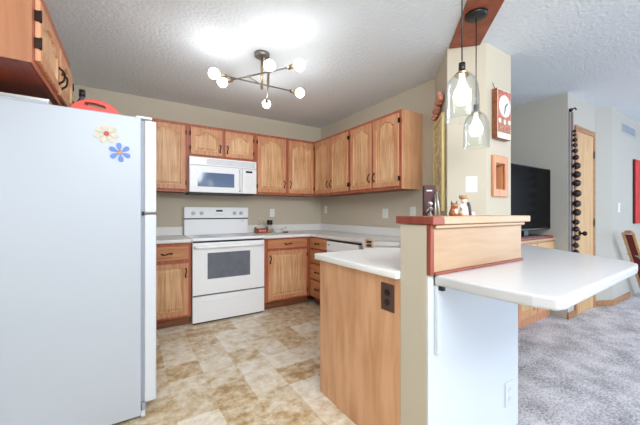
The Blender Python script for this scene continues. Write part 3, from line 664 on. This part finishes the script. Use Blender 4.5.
# ------------------------------------------------------------------ counter items by the range
CT = 0.9145
t = thing('spice_caddy', 'small brown wooden caddy on worktop just right of the range', 'caddy', (1.50, 3.85, CT), 0)
MB().box(-0.085, 0.085, -0.04, 0.04, 0, 0.01).box(-0.085, 0.085, -0.04, -0.032, 0.0105, 0.06).box(-0.085, 0.085, 0.032, 0.04, 0.0105, 0.06).box(-0.085, -0.077, -0.031, 0.031, 0.0105, 0.08).box(0.077, 0.085, -0.031, 0.031, 0.0105, 0.08).build('box', 'redtrim', t)
MB().box(-0.05, 0.05, -0.0425, -0.0405, 0.018, 0.045).build('label_plate', 'pink', t)
for lab, x in (('clear glass cruet bottle standing left in the brown caddy', 1.468), ('clear glass cruet bottle standing right in the brown caddy', 1.532)):
    t = thing('glass_bottle', lab, 'bottle', (x, 3.85, CT + 0.011), 0, 'cruet bottles in the caddy')
    MB().lathe([(0, 0.001), (0.024, 0.001), (0.025, 0.09), (0.012, 0.13), (0.009, 0.17), (0.010, 0.175)], n=20).build('bottle', 'glass', t)
    MB().cyl((0, 0, 0.176), (0, 0, 0.19), 0.008, n=12).build('stopper', 'cream', t)
t = thing('jar', 'clear jar with black lid between brown caddy and white dish', 'jar', (1.60, 3.80, CT))
MB().lathe([(0, 0.001), (0.032, 0.001), (0.034, 0.02), (0.034, 0.08), (0.028, 0.1), (0.028, 0.11)], n=20).build('glass', 'glass', t)
MB().lathe([(0, 0.004), (0.03, 0.004), (0.03, 0.05), (0, 0.052)], n=20).build('contents', 'tan', t)
MB().cyl((0, 0, 0.111), (0, 0, 0.172), 0.038, n=22).build('lid', 'black', t)
t = thing('serving_bowl', 'white oval ceramic dish on worktop right of black-lidded jar', 'dish', (1.71, 3.80, CT))
mb = MB().lathe([(0, 0.002), (0.05, 0.002), (0.055, 0.006), (0.085, 0.055), (0.09, 0.058), (0.084, 0.056), (0.05, 0.012), (0, 0.01)], n=28); mb.build('bowl', 'dish', t)
t = thing('salt_shaker', 'small shaker on brown saucer at right end of counter items', 'shaker', (1.80, 3.72, CT))
MB().lathe([(0, 0), (0.036, 0), (0.04, 0.012), (0.03, 0.016), (0, 0.016)], n=20).build('saucer', 'brownplate', t)
MB().lathe([(0, 0.0165), (0.015, 0.0165), (0.017, 0.04), (0.011, 0.065), (0, 0.068)], n=16).build('shaker', 'cream', t)
MB().cyl((0, 0, 0.0685), (0, 0, 0.078), 0.01, n=12).build('cap', 'tan', t)

# ------------------------------------------------------------------ chandelier
def camp(px, py, z):     # a point at height z along a sight line, used once to lay out the fixture's arms
    th = math.radians(32.35); a = (px - 320) / 300; k = -(py - 213) / 300; tt = (z - 1.19) / k
    return Vector(((a * math.cos(th) + math.sin(th)) * tt, (-a * math.sin(th) + math.cos(th)) * tt, z))
base_xy = Vector((0.94, 2.40))
t = thing('chandelier', 'six-bulb metal chandelier with crossed arms hanging from kitchen ceiling', 'ceiling light', (base_xy.x, base_xy.y, CH - 0.0005))
off = Vector((base_xy.x, base_xy.y, CH - 0.0005))
MB().lathe([(0, -0.034), (0.05, -0.034), (0.062, -0.026), (0.064, 0), (0, 0)], n=28).build('canopy', 'nickel', t)
arms = [((222.5, 82.5), (299.5, 65.5), 2.262), ((214, 74), (300, 93.5), 2.275), ((269.5, 66), (266.5, 104.5), 2.29)]
for i, (p, q_, z) in enumerate(arms):
    A = camp(*p, z) - off; B = camp(*q_, z) - off; d = (B - A).normalized()
    arm = MB().cyl(A + d * 0.06, B - d * 0.06, 0.006, n=10).build('arm', 'nickel', t)
    for P_, s in ((A, 1), (B, -1)):
        MB().cyl(P_ + d * s * 0.038, P_ + d * s * 0.095, 0.017, n=14).build('socket', 'brass', arm)
        MB().sph(P_, 0.041, n=20).build('bulb', 'bulb', arm)
    mid_ = A + (B - A) * ((-A).to_2d().dot((B - A).to_2d()) / (B - A).to_2d().length_squared)
    if i == 2: MB().cyl((mid_.x, mid_.y, A.z - 0.04), (mid_.x, mid_.y, -0.03), 0.011, n=12).build('stem', 'brass', t)
    else: MB().cyl((0, 0, A.z), (mid_.x, mid_.y, A.z), 0.005, n=8).sph((mid_.x, mid_.y, A.z), 0.012, n=10).build('connector', 'brass', t)
MB().cyl((0.0, 0, -0.30), (0.0, 0, -0.034), 0.011, n=12).build('stem', 'brass', t)

# ------------------------------------------------------------------ ceiling board and pendants
s45 = math.sqrt(0.5)
n0 = Vector((2.178, 1.486)); n1 = Vector((2.335, 1.327)); dv = Vector((-s45, -s45)); LB = 1.75
bp_ = [n0 + dv * 0.004, n1 + dv * 0.004, n1 + dv * LB, n0 + dv * LB]
o = MB().prism([(v.x, v.y) for v in bp_], CH - 0.02, CH - 0.0008).build('ceiling_board', 'redbeam', bevel=0.003)
tag(o, 'red-brown wooden board fixed along ceiling and carrying the pendant lights', 'ceiling board')
def pendant(label, x, y, zc, ztop=1.94):
    t = thing('pendant_light', label, 'pendant light', (x, y, zc), 0, 'glass pendant lights over the bar')
    MB().lathe([(0, -0.026), (0.045, -0.026), (0.066, -0.016), (0.07, 0), (0, 0)], n=28).build('canopy', 'black', t)
    z0 = ztop - zc
    MB().cyl((0, 0, z0), (0, 0, -0.026), 0.0032, n=8).build('cord', 'black', t)
    s = MB().cyl((0, 0, z0 - 0.052), (0, 0, z0 - 0.004), 0.016, n=16).build('socket', 'black', t)
    MB().lathe([(0, z0), (0.012, z0), (0.014, z0 - 0.004), (0, z0 - 0.004)], n=14).build('socket_ring', 'steel', s)
    MB().lathe([(0.012, z0 - 0.053), (0.026, z0 - 0.056), (0.03, z0 - 0.066), (0.034, z0 - 0.066), (0.03, z0 - 0.052)], n=20).build('shade_holder', 'brass', t)
    g = z0 - 0.06
    MB().lathe([(0.03, g), (0.045, g - 0.008), (0.063, g - 0.03), (0.074, g - 0.065), (0.078, g - 0.11), (0.079, g - 0.225), (0.081, g - 0.23), (0.078, g - 0.231), (0.076, g - 0.222), (0.075, g - 0.11), (0.071, g - 0.067), (0.06, g - 0.034), (0.044, g - 0.012), (0.03, g - 0.004)], n=36).build('glass_shade', 'glass', t)
    b = MB().lathe([(0, z0 - 0.053), (0.012, z0 - 0.056), (0.013, z0 - 0.095), (0.022, z0 - 0.118), (0.037, z0 - 0.145), (0.042, z0 - 0.168), (0.037, z0 - 0.192), (0.02, z0 - 0.21), (0, z0 - 0.214)], n=24).build('bulb', 'pbulb', t)
    return t
p1 = pendant('nearer and larger-looking clear glass pendant light with black socket', 1.402, 0.887, CH - 0.0005)
pendant('farther clear glass pendant light hanging from the red-brown ceiling board', 1.95, 1.133, CH - 0.0205, 1.912)

# ------------------------------------------------------------------ living room side
t = thing('media_console', 'oak media console with red-brown top under the television in alcove', 'cabinet', (2.78, 1.45, 0.003), 0)
CWd = 1.325
MB().box(0, CWd - 0.02, 0.02, 0.55, 0.09, 0.875).box(0.01, CWd - 0.03, 0.05, 0.5, 0.0, 0.09).build('body', 'oak', t, bevel=0.003)
MB().box(-0.005, CWd, 0.0, 0.56, 0.876, 0.9).build('top_edge', 'maplecap', t, bevel=0.004)
MB().prism([(-0.005, 0.015), (CWd - 0.03, 0.015), (CWd, 0.06), (CWd, 0.56), (-0.005, 0.56)], 0.9005, 0.925).build('top', 'redtrim', t, bevel=0.004)
for k in range(3):
    x0 = 0.03 + k * 0.425; dd = MB().box(x0, x0 + 0.405, 0.0, 0.0195, 0.70, 0.86).build('drawer', 'doorw', t, bevel=0.004); pull(x0 + 0.2, 0.78, dd, vert=False, y=0.0)
    db = door_bm(x0, x0 + 0.405, 0.11, 0.68, 0, 0.0195, 0.052, 0); bmesh.ops.translate(db.bm, vec=(0, 0.0195, 0), verts=db.bm.verts[:]); db.build('door', ['oak', 'doorw'], t)
t = thing('television', 'large black flat-screen television standing on the oak console', 'television', (3.522, 1.50, 0.929), 0)
MB().box(-0.57, 0.575, 0.0, 0.05, 0.07, 0.756).build('housing', 'black', t, bevel=0.004)
MB().box(-0.555, 0.56, -0.003, -0.0005, 0.09, 0.745).build('screen', 'tv', t)
MB().box(-0.05, 0.05, 0.005, 0.045, 0.015, 0.0695).box(-0.3, 0.3, -0.035, 0.2, 0.0, 0.0145).build('stand', 'black', t, bevel=0.003)

# hall door
def dgrp(): pass
dr = thing('hall_door', 'pale oak door with dark knob in the living room wall', 'door', (4.30, 1.346, 0.003), 0)
MB().box(0.0, 0.055, -0.018, -0.0005, 0, 2.19).box(0.585, 0.635, -0.018, -0.0005, 0, 2.19).box(0.0555, 0.5845, -0.018, -0.0005, 2.13, 2.19).build('door_frame', 'trimw', dr, bevel=0.003)
lf = MB().box(0.058, 0.582, -0.011, -0.0005, 0.008, 2.127).build('door_leaf', 'doorw', dr)
MB().cyl((0.125, -0.0115, 0.945), (0.125, -0.018, 0.945), 0.032, n=18).cyl((0.125, -0.018, 0.945), (0.125, -0.045, 0.945), 0.011, n=12).sph((0.125, -0.06, 0.945), 0.028, (1, 0.8, 1), n=14).build('door_knob', 'bronze', lf)
for z in (1.06, 1.9): MB().box(0.572, 0.596, -0.0215, -0.0185, z - 0.045, z + 0.045).build('hinge', 'bronze', lf)
# sleigh bell strap
t = thing('sleigh_bell_strap', 'dark leather strap of graduated round bells hanging beside oak door', 'bell strap', (4.165, 1.3255, 0.0), 0)
MB().box(-0.028, 0.028, -0.006, -0.002, 0.69, 2.31).build('strap', 'leather', t)
MB().tube([(0, -0.002, 2.34), (0, -0.03, 2.35), (0.02, -0.035, 2.33)], 0.008).cyl((0, 0.019, 2.335), (0, -0.004, 2.335), 0.02, n=14).build('hook', 'bronze', t)
zs = []
for y_ in (132.5, 136.4, 141.4, 146.6, 152.2, 158.8, 167.1, 175.7, 184.2, 194.3, 204.3, 212.9, 222.4, 229.4, 237.9, 245.4, 252):
    zs.append(1.19 - (y_ - 213) / 300 * 3.37)
for i, z in enumerate(zs):
    gap = min(abs(zs[i] - zs[i - 1]) if i else 9, abs(zs[i + 1] - zs[i]) if i < len(zs) - 1 else 9); r = min(0.04, gap * 0.40)
    MB().sph((0, -0.008 - r, z), r, n=14).build('bell', 'bell', t)
# vent
t = thing('air_vent', 'pale grey louvered air vent high on the living room wall', 'vent', (5.93, 1.24, 2.34), 0)
MB().box(-0.33, 0.33, -0.006, -0.0005, -0.075, 0.075).build('plate', 'grey', t, bevel=0.003)
for i in range(6): MB().box(-0.30 + i * 0.102, -0.215 + i * 0.102, -0.009, -0.0065, -0.055, 0.055).build('louver', 'seam', t)
# red art
t = thing('canvas_art', 'bright red canvas on the living room wall at right edge', 'wall art', (6.52, 1.24, 1.03), 0)
MB().box(-0.41, 0.41, -0.024, -0.001, 0, 0.925).build('frame', 'darkred', t)
MB().box(-0.395, 0.41, -0.027, -0.0245, 0.004, 0.921).build('canvas', 'redcanvas', t)
# leaning folding chair frame
t = thing('folded_stand', 'folded wooden stand with dark red fabric leaning near living room wall', 'folding stand', (5.25, 1.14, 0.0), 0)
def rail(y0, y1, x0, m, nm):
    return MB().yprism([(x0, 0.93), (x0 + 0.055, 0.94), (x0 + 1.02, 0.01), (x0 + 0.96, 0.01)], y0, y1).build(nm, m, t, bevel=0.004)
rail(0.0, 0.03, 0.0, 'doorw', 'rail'); rail(-0.09, -0.065, 0.0, 'doorw', 'rail')
MB().yprism([(0.035, 0.91), (0.045, 0.915), (0.96, 0.03), (0.95, 0.03)], -0.064, -0.001).build('fabric', 'darkred', t)
MB().box(0.0, 0.06, -0.064, -0.001, 0.925, 0.965).build('cross_bar', 'trimw', t, bevel=0.004)
MB().tube([(0.30, -0.11, 0.60), (0.34, -0.03, 0.63), (0.38, 0.05, 0.64)], 0.012).build('brace', 'steel', t)
